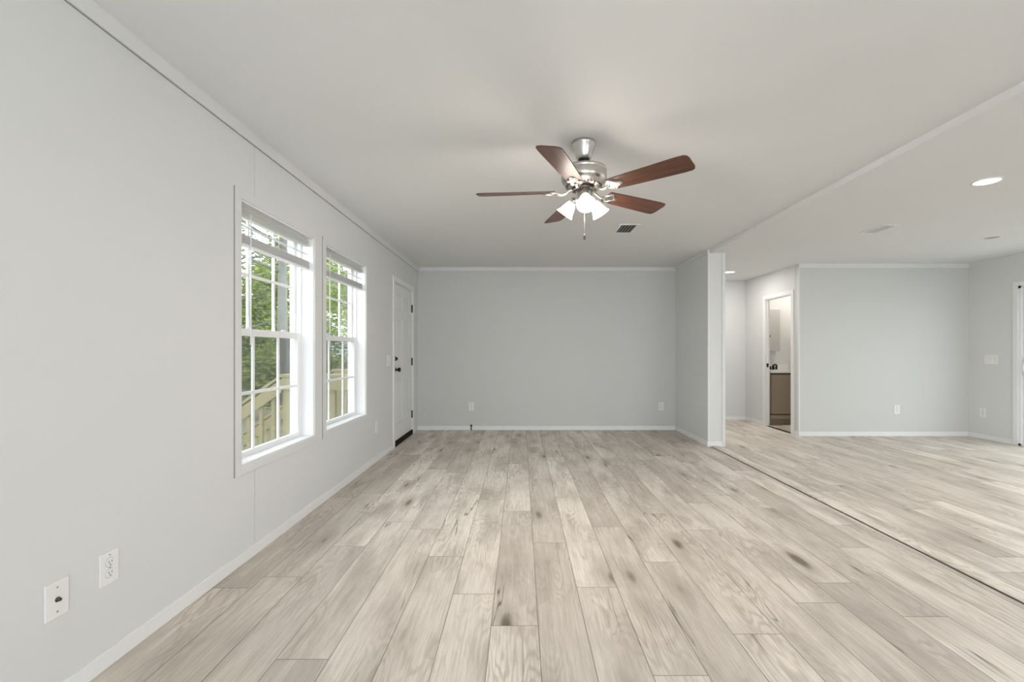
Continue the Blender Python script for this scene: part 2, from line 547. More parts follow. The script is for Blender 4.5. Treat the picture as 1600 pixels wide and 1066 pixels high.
# right wall: slab from XR outward (mirrored arguments keep the face at XR)
wall_with_holes('wall_right', 'wall_white', 'x', XR, XR + 0.14, YR, YF + 0.1, -0.12, H2, [(SY[0], SY[1], 0.0, ST)], 'white right wall with patio door')
wall_with_holes('wall_rear', 'wall_white', 'y', YR - 0.1, YR, XL - 0.13, XR + 0.14, -0.12, H, [(-0.9, 1.5, 0.6, 2.1), (3.6, 5.4, 0.65, 2.05)], 'white wall behind the viewer')
for n_, (u0, u1, z0, z1) in ((3, (-0.9, 1.5, 0.6, 2.1)), (4, (3.6, 5.4, 0.65, 2.05))):
    bm = bmesh.new()
    for a, b, c, d_ in ((u0, u0 + .04, z0, z1), (u1 - .04, u1, z0, z1), (u0, u1, z0, z0 + .04), (u0, u1, z1 - .04, z1), ((u0 + u1) / 2 - .03, (u0 + u1) / 2 + .03, z0, z1)):
        box(bm, a, b, YR - 0.08, YR + 0.012, c, d_)
    struct(obj('window_%d' % n_, bm, 'vinyl_white'), 'white window frame added behind the viewer around a fill lamp', 'window')  # unseen frames added around the rear fill lamps

# baseboards
def baseboard(name, x0, x1, y0, y1, h=0.062):
    bm = bmesh.new(); box(bm, x0, x1, y0, y1, 0.0, h, bev=0.003)
    return struct(obj(name, bm, 'trim_white'))
bm = bmesh.new()
box(bm, XL, XL + 0.011, YR, 2.9945, 0, 0.066, bev=0.003); box(bm, XL, XL + 0.011, 2.9960, 5.485, 0, 0.066, bev=0.003)
struct(obj('baseboard_left', bm, 'trim_white'))
baseboard('baseboard_back', XL, XP, YB - 0.012, YB)
baseboard('baseboard_partition', XP - 0.011, XP, YP, YB - 0.012)
baseboard('baseboard_partition_end', XP - 0.011, XQ - 0.030, YP - 0.011, YP)
baseboard('baseboard_far', XH + 0.005, XR - 0.012, YF - 0.012, YF)
baseboard('baseboard_right', XR - 0.012, XR, 5.765, YF)
baseboard('baseboard_hall_back', XQ, XH, YH - 0.012, YH)
baseboard('baseboard_hall', XH - 0.012, XH, 7.262, YH - 0.012)
baseboard('baseboard_hall_corner', XH - 0.006, XH, YF, 6.43)

# crown strips and corner trim
def trim(n, *a, bev=0.002):
    return struct(obj('trim_%d' % n, B(*a, bev=bev), 'crown_white'))
trim(2, XL, XL + 0.014, YR, YB, 2.412, H)
trim(3, XL + 0.014, XP, YB - 0.014, YB, 2.420, H)
trim(4, XP - 0.010, XP, YP + 0.002, YB - 0.014, 2.43, H)
trim(5, XH, XR, YF - 0.012, YF, 2.378, H2)
trim(6, XQ - 0.030, XQ + 0.008, YP - 0.012, YP + 0.03, 0, H2)
trim(7, XR - 0.006, XR, YR, YF - 0.012, 2.42, H2)
trim(8, XH - 0.004, XH + 0.016, YF - 0.006, YF + 0.03, 0, 2.378)
trim(9, XP - 0.004, XP + 0.022, YP - 0.004, YP + 0.02, 0.062, H2)
struct(obj('trim_12', B(XL, XL + 0.006, YR, YB - 0.001, 2.4095, 2.4125), 'gap_shade'))  # painted shade line under the left crown strip
# rounded transition strip along the marriage line
bm = bmesh.new()
pr = [(0, 0.0), (0.0, 0.007), (0.012, 0.0115), (0.045, 0.013), (0.085, 0.011), (0.112, 0.005), (0.118, 0.0)]
a = [bm.verts.new((XS + 0.006 + x, YR, z)) for x, z in pr]; c = [bm.verts.new((XS + 0.006 + x, YP - 0.012, z)) for x, z in pr]
for i in range(len(pr) - 1): bm.faces.new((a[i], a[i + 1], c[i + 1], c[i]))
bm.faces.new(a); bm.faces.new(c)
uvl = bm.loops.layers.uv.new('plank_uv'); el = bm.loops.layers.uv.new('edge_uv')
for f in bm.faces:
    for l in f.loops: l[uvl].uv = (l.vert.co.x, l.vert.co.y); l[el].uv = (0.5, 0.5)
struct(obj('trim_10', bm, 'oak_plank'), 'oak transition strip on the floor', 'trim')
struct(obj('trim_11', B(XS - 0.004, XS + 0.006, YR, YP - 0.012, 0.0, 0.0018), 'shadow_gap'))  # dark strip painting the shade along the transition strip's edge

# ------------------------------------------------------------------ windows
def casing(bm, u0, u1, z0, z1, cw, x0, x1, bottom=True):
    box(bm, x0, x1, u0 - cw, u0, z0 - (cw if bottom else 0), z1 + cw, bev=0.0015)
    box(bm, x0, x1, u1, u1 + cw, z0 - (cw if bottom else 0), z1 + cw, bev=0.0015)
    box(bm, x0, x1, u0, u1, z1, z1 + cw, bev=0.0015)
    if bottom: box(bm, x0, x1, u0, u1, z0 - cw, z0, bev=0.0015)

def sash(parent, name, x, u0, u1, z0, z1, rail_b, rail_t, stile, mun):
    """one sash with 3 x 2 lites; x is its middle plane"""
    bm = bmesh.new(); t = 0.013
    box(bm, x - t, x + t, u0, u0 + stile, z0, z1, bev=0.002)
    box(bm, x - t, x + t, u1 - stile, u1, z0, z1, bev=0.002)
    box(bm, x - t, x + t, u0 + stile, u1 - stile, z0, z0 + rail_b, bev=0.002)
    box(bm, x - t, x + t, u0 + stile, u1 - stile, z1 - rail_t, z1, bev=0.002)
    s = obj(name, bm, 'vinyl_white', parent)
    bm = bmesh.new(); g = 0.004; mw = 0.0095
    zc = (z0 + rail_b + z1 - rail_t) / 2
    for c in mun: box(bm, x - 0.006, x + 0.006, c - mw, c + mw, z0 + rail_b, z1 - rail_t)
    box(bm, x - 0.0055, x + 0.0055, u0 + stile, u1 - stile, zc - mw, zc + mw)
    obj('muntin_grid', bm, 'vinyl_white', s)
    obj('glass_pane', B(x - 0.001, x + 0.001, u0 + stile, u1 - stile, z0 + rail_b, z1 - rail_t), 'window_glass', s)
    return s

def window(n, Y, label):
    r = root('window_%d' % n, (0, 0, 0), label, 'window')
    u0, u1 = Y; c = (u0 + u1) / 2 - 0.012; k = (u1 - u0) / 0.892
    bm = bmesh.new(); casing(bm, u0, u1, ZB, ZT, 0.052, XL, XL + 0.011)
    cs = obj('casing', bm, 'wall_white', r)
    obj('shadow_gap', B(XL, XL + 0.006, u0 - 0.0555, u0 - 0.0515, ZB - 0.052, ZT + 0.052), 'gap_shade', cs)  # thin strip coloured as the shaded gap at the near casing edge
    bm = bmesh.new(); xo = XL - 0.175; t = 0.010       # reveal lining
    box(bm, xo, XL + 0.001, u0, u0 + t, ZB, ZT); box(bm, xo, XL + 0.001, u1 - t, u1, ZB, ZT)
    box(bm, xo, XL + 0.001, u0 + t, u1 - t, ZT - t, ZT)
    obj('jamb_lining', bm, 'vinyl_white', r)
    obj('window_sill', B(xo, XL + 0.004, u0 + t, u1 - t, ZB, ZB + 0.008, bev=0.001), 'vinyl_white', r)
    a, b = u0 + t, u1 - t
    bm = bmesh.new(); xf0, xf1 = -1.735, -1.660; fw = 0.020
    box(bm, xf0, xf1, a, a + fw, ZB + .008, ZT - t, bev=0.002); box(bm, xf0, xf1, b - fw, b, ZB + .008, ZT - t, bev=0.002)
    box(bm, xf0, xf1, a + fw, b - fw, ZT - t - 0.012, ZT - t, bev=0.002); box(bm, xf0, xf1, a + fw, b - fw, ZB + .008, ZB + 0.02, bev=0.002)
    obj('window_frame', bm, 'vinyl_white', r)
    mun = (c - 0.145 * k, c + 0.145 * k)
    sash(r, 'upper_sash', -1.7075, a + fw, b - fw, 1.295, ZT - t - 0.012, 0.038, 0.020, 0.030, mun)
    ls = sash(r, 'lower_sash', -1.6755, a + fw + 0.002, b - fw - 0.002, ZB + 0.02, 1.337, 0.020, 0.044, 0.034, mun)
    for q in (c - 0.2, c + 0.2):
        obj('sash_lock', B(-1.672, -1.662, q - 0.025, q + 0.025, 1.337, 1.348, bev=0.003), 'vinyl_white', ls)
    obj('insect_screen', B(-1.7335, -1.7325, a + fw, b - fw, ZB + 0.02, 1.315), 'insect_screen', r)
    return r
window(1, W1, 'white double-hung window nearer the viewer')
window(2, W2, 'white double-hung window nearer the entry door')

def blind(Y, label):
    u0, u1 = Y[0] + 0.014, Y[1] - 0.014
    r = thing('mini_blind', label, 'blind', (-1.612, (u0 + u1) / 2, 2.036), group='raised blinds in the windows')
    hw = (u1 - u0) / 2
    bm = bmesh.new()
    box(bm, -0.016, 0.018, -hw, hw, -0.046, -0.005, bev=0.003)
    hr = obj('headrail', bm, 'headrail_grey', r)
    for s in (-1, 1): obj('end_clip', B(-0.017, 0.0215, s * hw - (0.022 if s > 0 else 0), s * hw + (0 if s > 0 else 0.022), -0.0465, 0.008), 'vinyl_white', hr)
    for z in (-0.108,):
        bm = bmesh.new(); box(bm, -0.0125, 0.0125, -hw + .004, hw - .004, z - 0.0007, z + 0.0007)
        obj('slat', bm, 'blind_slat', r)
    bm = bmesh.new()
    for i in range(16):
        z = -0.160 - i * 0.0032
        box(bm, -0.0125, 0.0125, -hw + .004, hw - .004, z - 0.0012, z + 0.0008)
    obj('slat_stack', bm, 'blind_slat', r)
    obj('bottom_rail', B(-0.014, 0.014, -hw + .004, hw - .004, -0.226, -0.211, bev=0.003), 'vinyl_white', r)
    for y in (-hw * .7, 0, hw * .7):
        bm = bmesh.new(); tube(bm, [(0.0135, y, -0.046), (0.0145, y, -0.212)], 0.0009, 6)
        obj('lift_cord', bm, 'vinyl_white', r)
    bm = bmesh.new(); tube(bm, [(0.020, -hw + 0.115, -0.03), (0.021, -hw + 0.113, -0.45), (0.022, -hw + 0.112, -0.80)], 0.0042, 8)
    obj('tilt_wand', bm, 'vinyl_white', r)
    return r
blind(W1, 'white mini blind pulled up in the window nearer the viewer')
blind(W2, 'white mini blind pulled up in the window nearer the entry door')

# ------------------------------------------------------------------ entry door
d = root('door_1', (0, 0, 0), 'white six-panel entry door with dark knob', 'door')
bm = bmesh.new()
y0, y1 = D1
casing(bm, y0, y1, 0.0, DT, 0.058, XL, XL + 0.013, bottom=False)
obj('door_casing', bm, 'trim_white', d)
bm = bmesh.new()
box(bm, XL - 0.13, XL, y0, y0 + 0.012, 0, DT); box(bm, XL - 0.13, XL, y1 - 0.012, y1, 0, DT); box(bm, XL - 0.13, XL, y0, y1, DT - 0.012, DT)
obj('door_jamb', bm, 'trim_white', d)
ly0, ly1, lz0, lz1 = y0 + 0.016, y1 - 0.018, 0.068, DT - 0.018
lx = XL - 0.010
bm = bmesh.new()
# stiles, rails and recessed panels
wd = ly1 - ly0
cols = [(ly0 + 0.11, ly0 + wd / 2 - 0.045), (ly0 + wd / 2 + 0.045, ly1 - 0.11)]
rows = [(0.27, 0.83), (1.00, 1.62), (1.72, 1.93)]
box(bm, lx - 0.044, lx - 0.012, ly0, ly1, lz0, lz1)
ys = [ly0, cols[0][0], cols[0][1], cols[1][0], cols[1][1], ly1]
for a, b in ((ys[0], ys[1]), (ys[2], ys[3]), (ys[4], ys[5])): box(bm, lx - 0.0121, lx, a, b, lz0, lz1)
zs = [lz0] + [z for r_ in rows for z in r_] + [lz1]
for a, b in cols:
    for i in range(0, len(zs), 2): box(bm, lx - 0.0121, lx, a, b, zs[i], zs[i + 1])
leaf = obj('door_leaf', bm, 'door_white', d)
for a, b in cols:
    for z0, z1 in rows:
        bm = bmesh.new(); m_ = 0.028
        o_ = [(a + .002, z0 + .002), (b - .002, z0 + .002), (b - .002, z1 - .002), (a + .002, z1 - .002)]
        i_ = [(a + m_, z0 + m_), (b - m_, z0 + m_), (b - m_, z1 - m_), (a + m_, z1 - m_)]
        vo = [bm.verts.new((lx - 0.0118, p, q)) for p, q in o_]; vi = [bm.verts.new((lx - 0.003, p, q)) for p, q in i_]
        for k in range(4): bm.faces.new((vo[k], vo[(k + 1) % 4], vi[(k + 1) % 4], vi[k]))
        bm.faces.new(vi); bm.faces.new(vo)
        obj('door_panel', bm, 'door_white', leaf)
RX = Matrix.Rotation(PI / 2, 4, 'Y')   # local +z -> +x
bm = bmesh.new()
lathe(bm, [(0.031, 0), (0.031, 0.006), (0.014, 0.012), (0.012, 0.030), (0.022, 0.038), (0.029, 0.052), (0.027, 0.066), (0.012, 0.072)], 24, Matrix.Translation((lx, ly0 + 0.062, 0.967)) @ RX)
obj('door_knob', bm, 'bronze', leaf)
bm = bmesh.new()
lathe(bm, [(0.030, 0), (0.030, 0.010), (0.020, 0.018)], 24, Matrix.Translation((lx, ly0 + 0.062, 1.105)) @ RX)
box(bm, lx + 0.016, lx + 0.034, ly0 + 0.056, ly0 + 0.068, 1.090, 1.122, bev=0.003)
obj('deadbolt', bm, 'bronze', leaf)
for z in (1.815, 1.05, 0.29):
    bm = bmesh.new()
    tube(bm, [(XL + 0.000, ly1 + 0.004, z - 0.055), (XL + 0.000, ly1 + 0.004, z + 0.055)], 0.008, 10)
    box(bm, XL - 0.012, XL - 0.006, ly1 - 0.006, ly1 + 0.014, z - 0.052, z + 0.052)
    obj('door_hinge', bm, 'bronze', d)
obj('threshold', B(XL - 0.12, XL + 0.008, y0 + 0.002, y1 - 0.002, 0.001, 0.066, bev=0.004), 'threshold', d)
obj('weather_seal', B(XL - 0.055, XL - 0.02, ly1, y1 - 0.012, 0.06, DT - 0.014), 'shadow_gap', d)

# ------------------------------------------------------------------ bathroom doorway trim
d = root('door_2', (0, 0, 0), 'cased white doorway to the bathroom', 'door')
bm = bmesh.new()
casing(bm, 6.505, 7.20, 0.0, 2.03, 0.058, XH - 0.014, XH, bottom=False)
obj('door_casing', bm, 'trim_white', d)
bm = bmesh.new()
box(bm, XH - 0.001, XH + 0.061, 6.505, 6.515, 0, 2.03); box(bm, XH - 0.001, XH + 0.061, 7.190, 7.20, 0, 2.03); box(bm, XH - 0.001, XH + 0.061, 6.515, 7.19, 2.018, 2.03)
box(bm, XH + 0.030, XH + 0.040, 7.182, 7.19, 0, 2.018); box(bm, XH + 0.030, XH + 0.040, 6.515, 6.525, 0, 2.018)
obj('door_jamb', bm, 'trim_white', d)
obj('strike_plate', B(XH + 0.010, XH + 0.040, 7.180, 7.1905, 0.945, 1.005, bev=0.002), 'bronze', d)

# ------------------------------------------------------------------ patio door on the right wall
d = root('door_3', (0, 0, 0), 'white sliding patio door at the right edge', 'door')
bm = bmesh.new()
a, b = SY
box(bm, XR - 0.014, XR, b, b + 0.055, 0, ST + 0.055, bev=0.002); box(bm, XR - 0.014, XR, a - 0.055, a, 0, ST + 0.055, bev=0.002); box(bm, XR - 0.014, XR, a, b, ST, ST + 0.055, bev=0.002)
obj('door_casing', bm, 'trim_white', d)
bm = bmesh.new()
for u0, u1, z0, z1 in ((a, a + 0.035, 0, ST), (b - 0.035, b, 0, ST), (a, b, ST - 0.035, ST), (a, b, 0.0, 0.03)):
    box(bm, XR - 0.004, XR + 0.12, u0, u1, z0, z1, bev=0.002)
obj('door_frame', bm, 'vinyl_white', d)
mid = (a + b) / 2
for nm, x, u0, u1 in (('sliding_panel', XR + 0.035, mid - 0.03, b - 0.038), ('fixed_panel', XR + 0.085, a + 0.036, mid + 0.03)):
    bm = bmesh.new()
    for p0, p1, q0, q1 in ((u0, u0 + 0.075, 0.031, ST - 0.036), (u1 - 0.075, u1, 0.031, ST - 0.036), (u0 + .075, u1 - .075, 0.031, 0.12), (u0 + .075, u1 - .075, ST - 0.11, ST - 0.036)):
        box(bm, x - 0.018, x + 0.018, p0, p1, q0, q1, bev=0.002)
    p = obj(nm, bm, 'vinyl_white', d)
    obj('glass_pane', B(x - 0.002, x + 0.002, u0 + .075, u1 - .075, 0.12, ST - 0.11), 'patio_glass', p)
    bm = bmesh.new()
    for i in (1, 2): box(bm, x - 0.006, x + 0.006, u0 + .075 + (u1 - u0 - .15) * i / 3 - .008, u0 + .075 + (u1 - u0 - .15) * i / 3 + .008, 0.12, ST - 0.11)
    for i in (1, 2, 3, 4): box(bm, x - 0.0055, x + 0.0055, u0 + .075, u1 - .075, 0.12 + 1.8 * i / 5 - .008, 0.12 + 1.8 * i / 5 + .008)
    obj('muntin_grid', bm, 'vinyl_white', p)
    if nm == 'sliding_panel':
        bm = bmesh.new(); yy = u1 - 0.045
        tube(bm, [(x - 0.016, yy, 1.10), (x - 0.040, yy, 1.085), (x - 0.058, yy, 1.05), (x - 0.062, yy, 1.0), (x - 0.058, yy, .95), (x - 0.040, yy, .915), (x - 0.016, yy, .90)], 0.011, 10)
        box(bm, x - 0.024, x - 0.016, yy - 0.02, yy + 0.02, 0.88, 1.12, bev=0.002)
        obj('door_handle', bm, 'vinyl_white', p)

# ------------------------------------------------------------------ outlets and switches (local +z out of the wall, +y up)
def rot_wall(side):
    return {'left': (PI / 2, 0, PI / 2), 'back': (PI / 2, 0, 0), 'right': (PI / 2, 0, -PI / 2)}[side]

def plate_bm(w=0.078, h=0.124):
    bm = bmesh.new(); box(bm, -w / 2, w / 2, -h / 2, h / 2, 0, 0.0065, bev=0.0025); return bm
def screw(parent, x, y):
    bm = bmesh.new(); lathe(bm, [(0.0034, 0.006), (0.0034, 0.0078), (0.002, 0.0083)], 12, Matrix.Translation((x, y, 0)))
    obj('screw', bm, 'grey_metal', parent)

def make_outlet(label, loc, side, group=None):
    r = thing('wall_outlet', label, 'outlet', loc, rot_wall(side), group)
    obj('cover_plate', plate_bm(), 'plate_white', r)
    for s in (1, -1):
        bm = bmesh.new()
        n = 24; out = []
        for i in range(n):
            a_ = 2 * PI * i / n
            out.append((0.0172 * math.cos(a_), s * 0.0205 + max(-0.0135, min(0.0135, 0.0172 * math.sin(a_)))))
        seen = []
        for p in out:
            if not seen or (abs(p[0] - seen[-1][0]) + abs(p[1] - seen[-1][1])) > 1e-6: seen.append(p)
        prism(bm, seen, 0.004, 0.0092)
        f = obj('receptacle', bm, 'plate_white', r)
        bm = bmesh.new()
        for xx, hh in ((-0.0065, 0.0045), (0.0065, 0.0036)): box(bm, xx - 0.0012, xx + 0.0012, s * 0.0205 + 0.003 - hh, s * 0.0205 + 0.003 + hh, 0.006, 0.0094)
        lathe(bm, [(0.0026, 0.006), (0.0026, 0.0094)], 12, Matrix.Translation((0, s * 0.0205 - 0.0085, 0)))
        obj('slots', bm, 'slot_dark', f)
        bm = bmesh.new()
        lathe(bm, [(0.0186, 0.0066), (0.0172, 0.0068)], 24, Matrix.Translation((0, s * 0.0205, 0)), caps=False)
        obj('receptacle_rim', bm, 'grey_metal', f)
    screw(r, 0, 0); screw(r, 0, 0.049)
    return r
o1 = make_outlet('white duplex outlet low on the left wall beside the coax plate', (XL, 1.709, 0.375), 'left')
dup(o1, (XL, 4.88, 0.377), 'white duplex outlet low on the left wall between the second window and the door')
dup(o1, (-0.755, YB, 0.36), 'white duplex outlet on the grey back wall, left one above the black stub', rot=rot_wall('back'))
dup(o1, (2.137, YB, 0.36), 'white duplex outlet on the grey back wall, right one near the partition', rot=rot_wall('back'))
dup(o1, (5.317, YF, 0.376), 'white duplex outlet on the grey far wall of the right-hand room', rot=rot_wall('back'))
dup(o1, (XR, 6.137, 0.36), 'faint white duplex outlet on the right wall below the light switches', rot=rot_wall('right'))

r = thing('coax_plate', 'white wall plate with a single coax jack, left of the near outlet', 'wall plate', (XL, 1.516, 0.36), rot_wall('left'))
obj('cover_plate', plate_bm(), 'plate_white', r)
bm = bmesh.new()
lathe(bm, [(0.0085, 0.006), (0.0085, 0.009), (0.005, 0.009), (0.005, 0.018), (0.0012, 0.018)], 12)
obj('coax_jack', bm, 'dark_nickel', r)
screw(r, 0, 0.041); screw(r, 0, -0.041)

def make_switch(label, loc, side, gangs):
    r = thing('light_switch', label, 'light switch', loc, rot_wall(side))
    w = 0.046 * (gangs - 1) + 0.078
    obj('cover_plate', plate_bm(w), 'plate_white', r)
    for g in range(gangs):
        x = (g - (gangs - 1) / 2) * 0.046
        bm = bmesh.new(); box(bm, x - 0.006, x + 0.006, -0.013, 0.013, 0.004, 0.0075)
        box(bm, x - 0.0042, x + 0.0042, -0.004, 0.010, 0.007, 0.017, bev=0.0015, mx=Matrix.Rotation(0.3, 4, 'X'))
        obj('toggle', bm, 'plate_white', r)
        screw(r, x, 0.030); screw(r, x, -0.030)
    return r
make_switch('white double light switch plate beside the entry door', (XL, 5.33, 1.09), 'left', 2)
make_switch('wide white light switch plate on the right wall near the patio door', (XR, 6.03, 1.09), 'right', 3)

# black stub at the back wall
r = thing('cable_stub', 'short black cable stub standing at the grey wall baseboard below an outlet', 'cable', (-0.755, YB - 0.024, 0))
bm = bmesh.new(); tube(bm, [(0, 0, 0), (0, 0.001, 0.03), (0, 0.002, 0.062)], 0.0075, 10); obj('cable', bm, 'black_rubber', r)
bm = bmesh.new(); lathe(bm, [(0.0125, 0.055), (0.0135, 0.062), (0.0135, 0.080), (0.009, 0.085)], 14); obj('end_cap', bm, 'black_rubber', r)

# ------------------------------------------------------------------ ceiling vents, downlights, detector
def vent(label, x0, x1, y0, y1, z, n, tilt, hw):
    cx, cy = (x0 + x1) / 2, (y0 + y1) / 2
    r = thing('ceiling_vent', label, 'vent', (cx, cy, z))
    a, b = (x1 - x0) / 2, (y1 - y0) / 2; m_ = 0.030
    bm = bmesh.new()
    box(bm, -a, a, -b, -b + m_, -0.006, 0, bev=0.002); box(bm, -a, a, b - m_, b, -0.006, 0, bev=0.002)
    box(bm, -a, -a + m_, -b + m_, b - m_, -0.006, 0, bev=0.002); box(bm, a - m_, a, -b + m_, b - m_, -0.006, 0, bev=0.002)
    obj('vent_frame', bm, 'plate_white', r)
    obj('duct_back', B(-a + m_, a - m_, -b + m_, b - m_, -0.0022, -0.0002), 'slot_dark', r)
    for i in range(n):
        x = -a + m_ + (2 * a - 2 * m_) * (i + 0.5) / n
        sg = -1 if x < 0 else 1
        if abs(x) < 1e-4: sg = 1
        bm = bmesh.new()
        box(bm, -hw, hw, -b + m_, b - m_, -0.0014, 0.0014, mx=Matrix.Translation((x, 0, -0.0075)) @ Matrix.Rotation(tilt, 4, 'Y'))
        obj('louver', bm, 'plate_white', r)
    return r
vent('white ceiling register with dark slots just behind the fan', 0.99, 1.205, 4.50, 4.845, H, 5, -0.88, 0.0065)
vent('white ceiling register on the right-hand ceiling', 3.545, 3.715, 4.384, 4.69, H2, 6, 1.3, 0.0055)

def downlight(label, x, y, z, rad, lens, watts, col, seen=True):
    r = thing('recessed_downlight', label, 'downlight', (x, y, z), group='recessed downlights')
    bm = bmesh.new()
    lathe(bm, [(rad + 0.016, 0.0), (rad + 0.016, -0.004), (rad + 0.004, -0.008), (rad, -0.004), (rad, 0.0)], 40, caps=False)
    obj('trim_ring', bm, 'plate_white', r)
    bm = bmesh.new(); lathe(bm, [(rad, -0.0015), (rad, -0.0035), (rad * 0.6, -0.0045)], 40)
    obj('lens', bm, lens, r)
    if watts: lamp('downlight_lamp', 'AREA', (0, 0, -0.012), watts, col, (0, 0, 0), rad * 1.9, parent=r)
    return r
downlight('lit round recessed downlight on the ceiling at upper right', 3.394, 3.263, H2, 0.072, 'downlight_lens', 19, NEUT)
downlight('lit round recessed downlight in the hallway ceiling', 3.26, 7.0, H2, 0.072, 'hall_lens', 12.5, (1.0, 0.94, 0.87))
downlight('unlit round recessed downlight with a grey lens, near the far right corner', 5.127, 4.876, H2, 0.066, 'grey_metal', 0, NEUT)
downlight('lit round recessed downlight added out of view to brighten the right half', 5.2, 3.0, H2, 0.072, 'downlight_lens', 26, NEUT)  # extra unseen downlight, added as fill

# ------------------------------------------------------------------ ceiling fan
FX, FY = 0.385, 2.745
fan = thing('ceiling_fan', 'brushed nickel ceiling fan with five dark walnut blades and three lit shades', 'ceiling fan', (FX, FY, H))
def zl(z): return z - H
bm = bmesh.new()
lathe(bm, [(0.060, 0.0), (0.072, -0.002), (0.074, -0.014), (0.071, -0.022), (0.064, -0.034), (0.054, -0.070), (0.048, -0.092), (0.041, -0.104), (0.020, -0.107)], 40)
obj('canopy', bm, 'brushed_nickel', fan)
bm = bmesh.new(); lathe(bm, [(0.034, -0.103), (0.034, -0.110), (0.022, -0.124)], 24); obj('hanger_ball', bm, 'black_rubber', fan)
bm = bmesh.new(); tube(bm, [(0, 0, -0.10), (0, 0, -0.17)], 0.011, 14); obj('downrod', bm, 'brushed_nickel', fan)
bm = bmesh.new()
lathe(bm, [(0.030, -0.148), (0.060, -0.155), (0.118, -0.160), (0.134, -0.167), (0.138, -0.176), (0.138, -0.183), (0.135, -0.186), (0.138, -0.189), (0.138, -0.228), (0.132, -0.244), (0.112, -0.262), (0.078, -0.276), (0.060, -0.282)], 48)
mot = obj('motor_housing', bm, 'brushed_nickel', fan)
bm = bmesh.new()
for i in range(30):
    a_ = 2 * PI * i / 30
    mx = Matrix.Rotation(a_, 4, 'Z') @ Matrix.Translation((0.099, 0, -0.2695)) @ Matrix.Rotation(0.45, 4, 'Y')
    box(bm, -0.014, 0.014, -0.0022, 0.0022, -0.0012, 0.0025, mx=mx)
obj('vent_slots', bm, 'slot_dark', mot)
bm = bmesh.new(); lathe(bm, [(0.060, -0.279), (0.074, -0.284), (0.074, -0.294), (0.050, -0.298)], 32); obj('flywheel', bm, 'dark_nickel', fan)
bm = bmesh.new()
lathe(bm, [(0.048, -0.294), (0.051, -0.300), (0.051, -0.336), (0.054, -0.342), (0.054, -0.356), (0.045, -0.368), (0.022, -0.378)], 36)
sw = obj('switch_housing', bm, 'brushed_nickel', fan)

# blades
BZ = -0.302
def blade_outline():
    top = [(0.175, 0.048), (0.185, 0.054), (0.30, 0.060), (0.45, 0.066), (0.60, 0.071), (0.640, 0.070), (0.655, 0.060), (0.662, 0.040)]
    return top + [(x, -y) for x, y in reversed(top)]
blade_me = None
for k in range(5):
    ang = math.radians(30.9 + 72 * k)
    rotz = Matrix.Rotation(ang, 4, 'Z')
    bm = bmesh.new(); prism(bm, blade_outline(), -0.003, 0.003, bev=0.001)
    bl = obj('fan_blade', bm, 'walnut', fan)
    bl.matrix_local = Matrix.Translation((0, 0, BZ)) @ rotz @ Matrix.Rotation(math.radians(-13), 4, 'X')
    # blade iron: curved arm + fretted plate under the blade root
    bm = bmesh.new()
    tube(bm, [(0.060, 0, 0.012), (0.085, 0, 0.010), (0.110, 0, -0.008), (0.135, 0, -0.016), (0.160, 0, -0.010), (0.180, 0, -0.006)], [0.010, 0.009, 0.008, 0.008, 0.009, 0.008], 10)
    out = [(0.155, 0.012), (0.170, 0.026), (0.185, 0.046), (0.200, 0.050), (0.212, 0.040), (0.220, 0.026), (0.236, 0.020), (0.256, 0.014), (0.266, 0.0)]
    out = out + [(x, -y) for x, y in reversed(out[:-1])]
    prism(bm, out, -0.0075, -0.0032, bev=0.001)
    for px_, py_ in ((0.196, 0.034), (0.196, -0.034), (0.244, 0.0)):
        lathe(bm, [(0.007, -0.0076), (0.006, -0.0105), (0.002, -0.0115)], 12, Matrix.Translation((px_, py_, 0)))
    # raised scroll ribs
    for s in (1, -1):
        tube(bm, [(0.165, s * 0.008, -0.008), (0.182, s * 0.030, -0.009), (0.197, s * 0.046, -0.009), (0.210, s * 0.036, -0.009), (0.222, s * 0.020, -0.009), (0.258, s * 0.006, -0.008)], 0.0035, 8)
    ir = obj('blade_iron', bm, 'brushed_nickel', bl)

# light kit: three arms with frosted bell shades
for k in range(3):
    az = math.radians(-92 + 120 * k)
    rz = Matrix.Rotation(az, 4, 'Z')
    tilt = math.radians(40)
    neck = Vector((0.060, 0, -0.337))
    mxs = rz @ Matrix.Translation(neck) @ Matrix.Rotation(-tilt, 4, 'Y')
    bm = bmesh.new()
    tube(bm, [rz @ Vector((0.035, 0, -0.330)), rz @ Vector((0.050, 0, -0.328)), mxs @ Vector((0, 0, -0.004))], 0.010, 10)
    lathe(bm, [(0.012, 0.002), (0.020, -0.004), (0.023, -0.012), (0.023, -0.028), (0.020, -0.028)], 24, mxs)
    arm = obj('light_arm', bm, 'brushed_nickel', fan)
    bm = bmesh.new()
    lathe(bm, [(0.0215, -0.020), (0.024, -0.029), (0.030, -0.042), (0.037, -0.062), (0.043, -0.083), (0.049, -0.099), (0.057, -0.112),
               (0.055, -0.112), (0.047, -0.098), (0.041, -0.082), (0.035, -0.062), (0.028, -0.043), (0.022, -0.030)], 36, mxs, caps=False)
    sh = obj('lamp_shade', bm, 'lit_frosted_glass', fan)
    bm = bmesh.new()
    lathe(bm, [(0.010, -0.026), (0.013, -0.040), (0.022, -0.056), (0.025, -0.070), (0.020, -0.084), (0.008, -0.092)], 20, mxs)
    obj('bulb', bm, 'bulb_glow', sh)
    lamp('fan_bulb_light', 'SPOT', mxs @ Vector((0, 0, -0.118)), 20, WARM, rot=mxs.to_euler(), size=0.03, parent=fan)
    lamp('fan_glow_light', 'POINT', mxs @ Vector((0, 0, -0.122)), 5.5, WARM, size=0.05, parent=fan)
bm = bmesh.new()
tube(bm, [(0.0, -0.03, -0.372), (0.0, -0.03, -0.575)], 0.0016, 8)
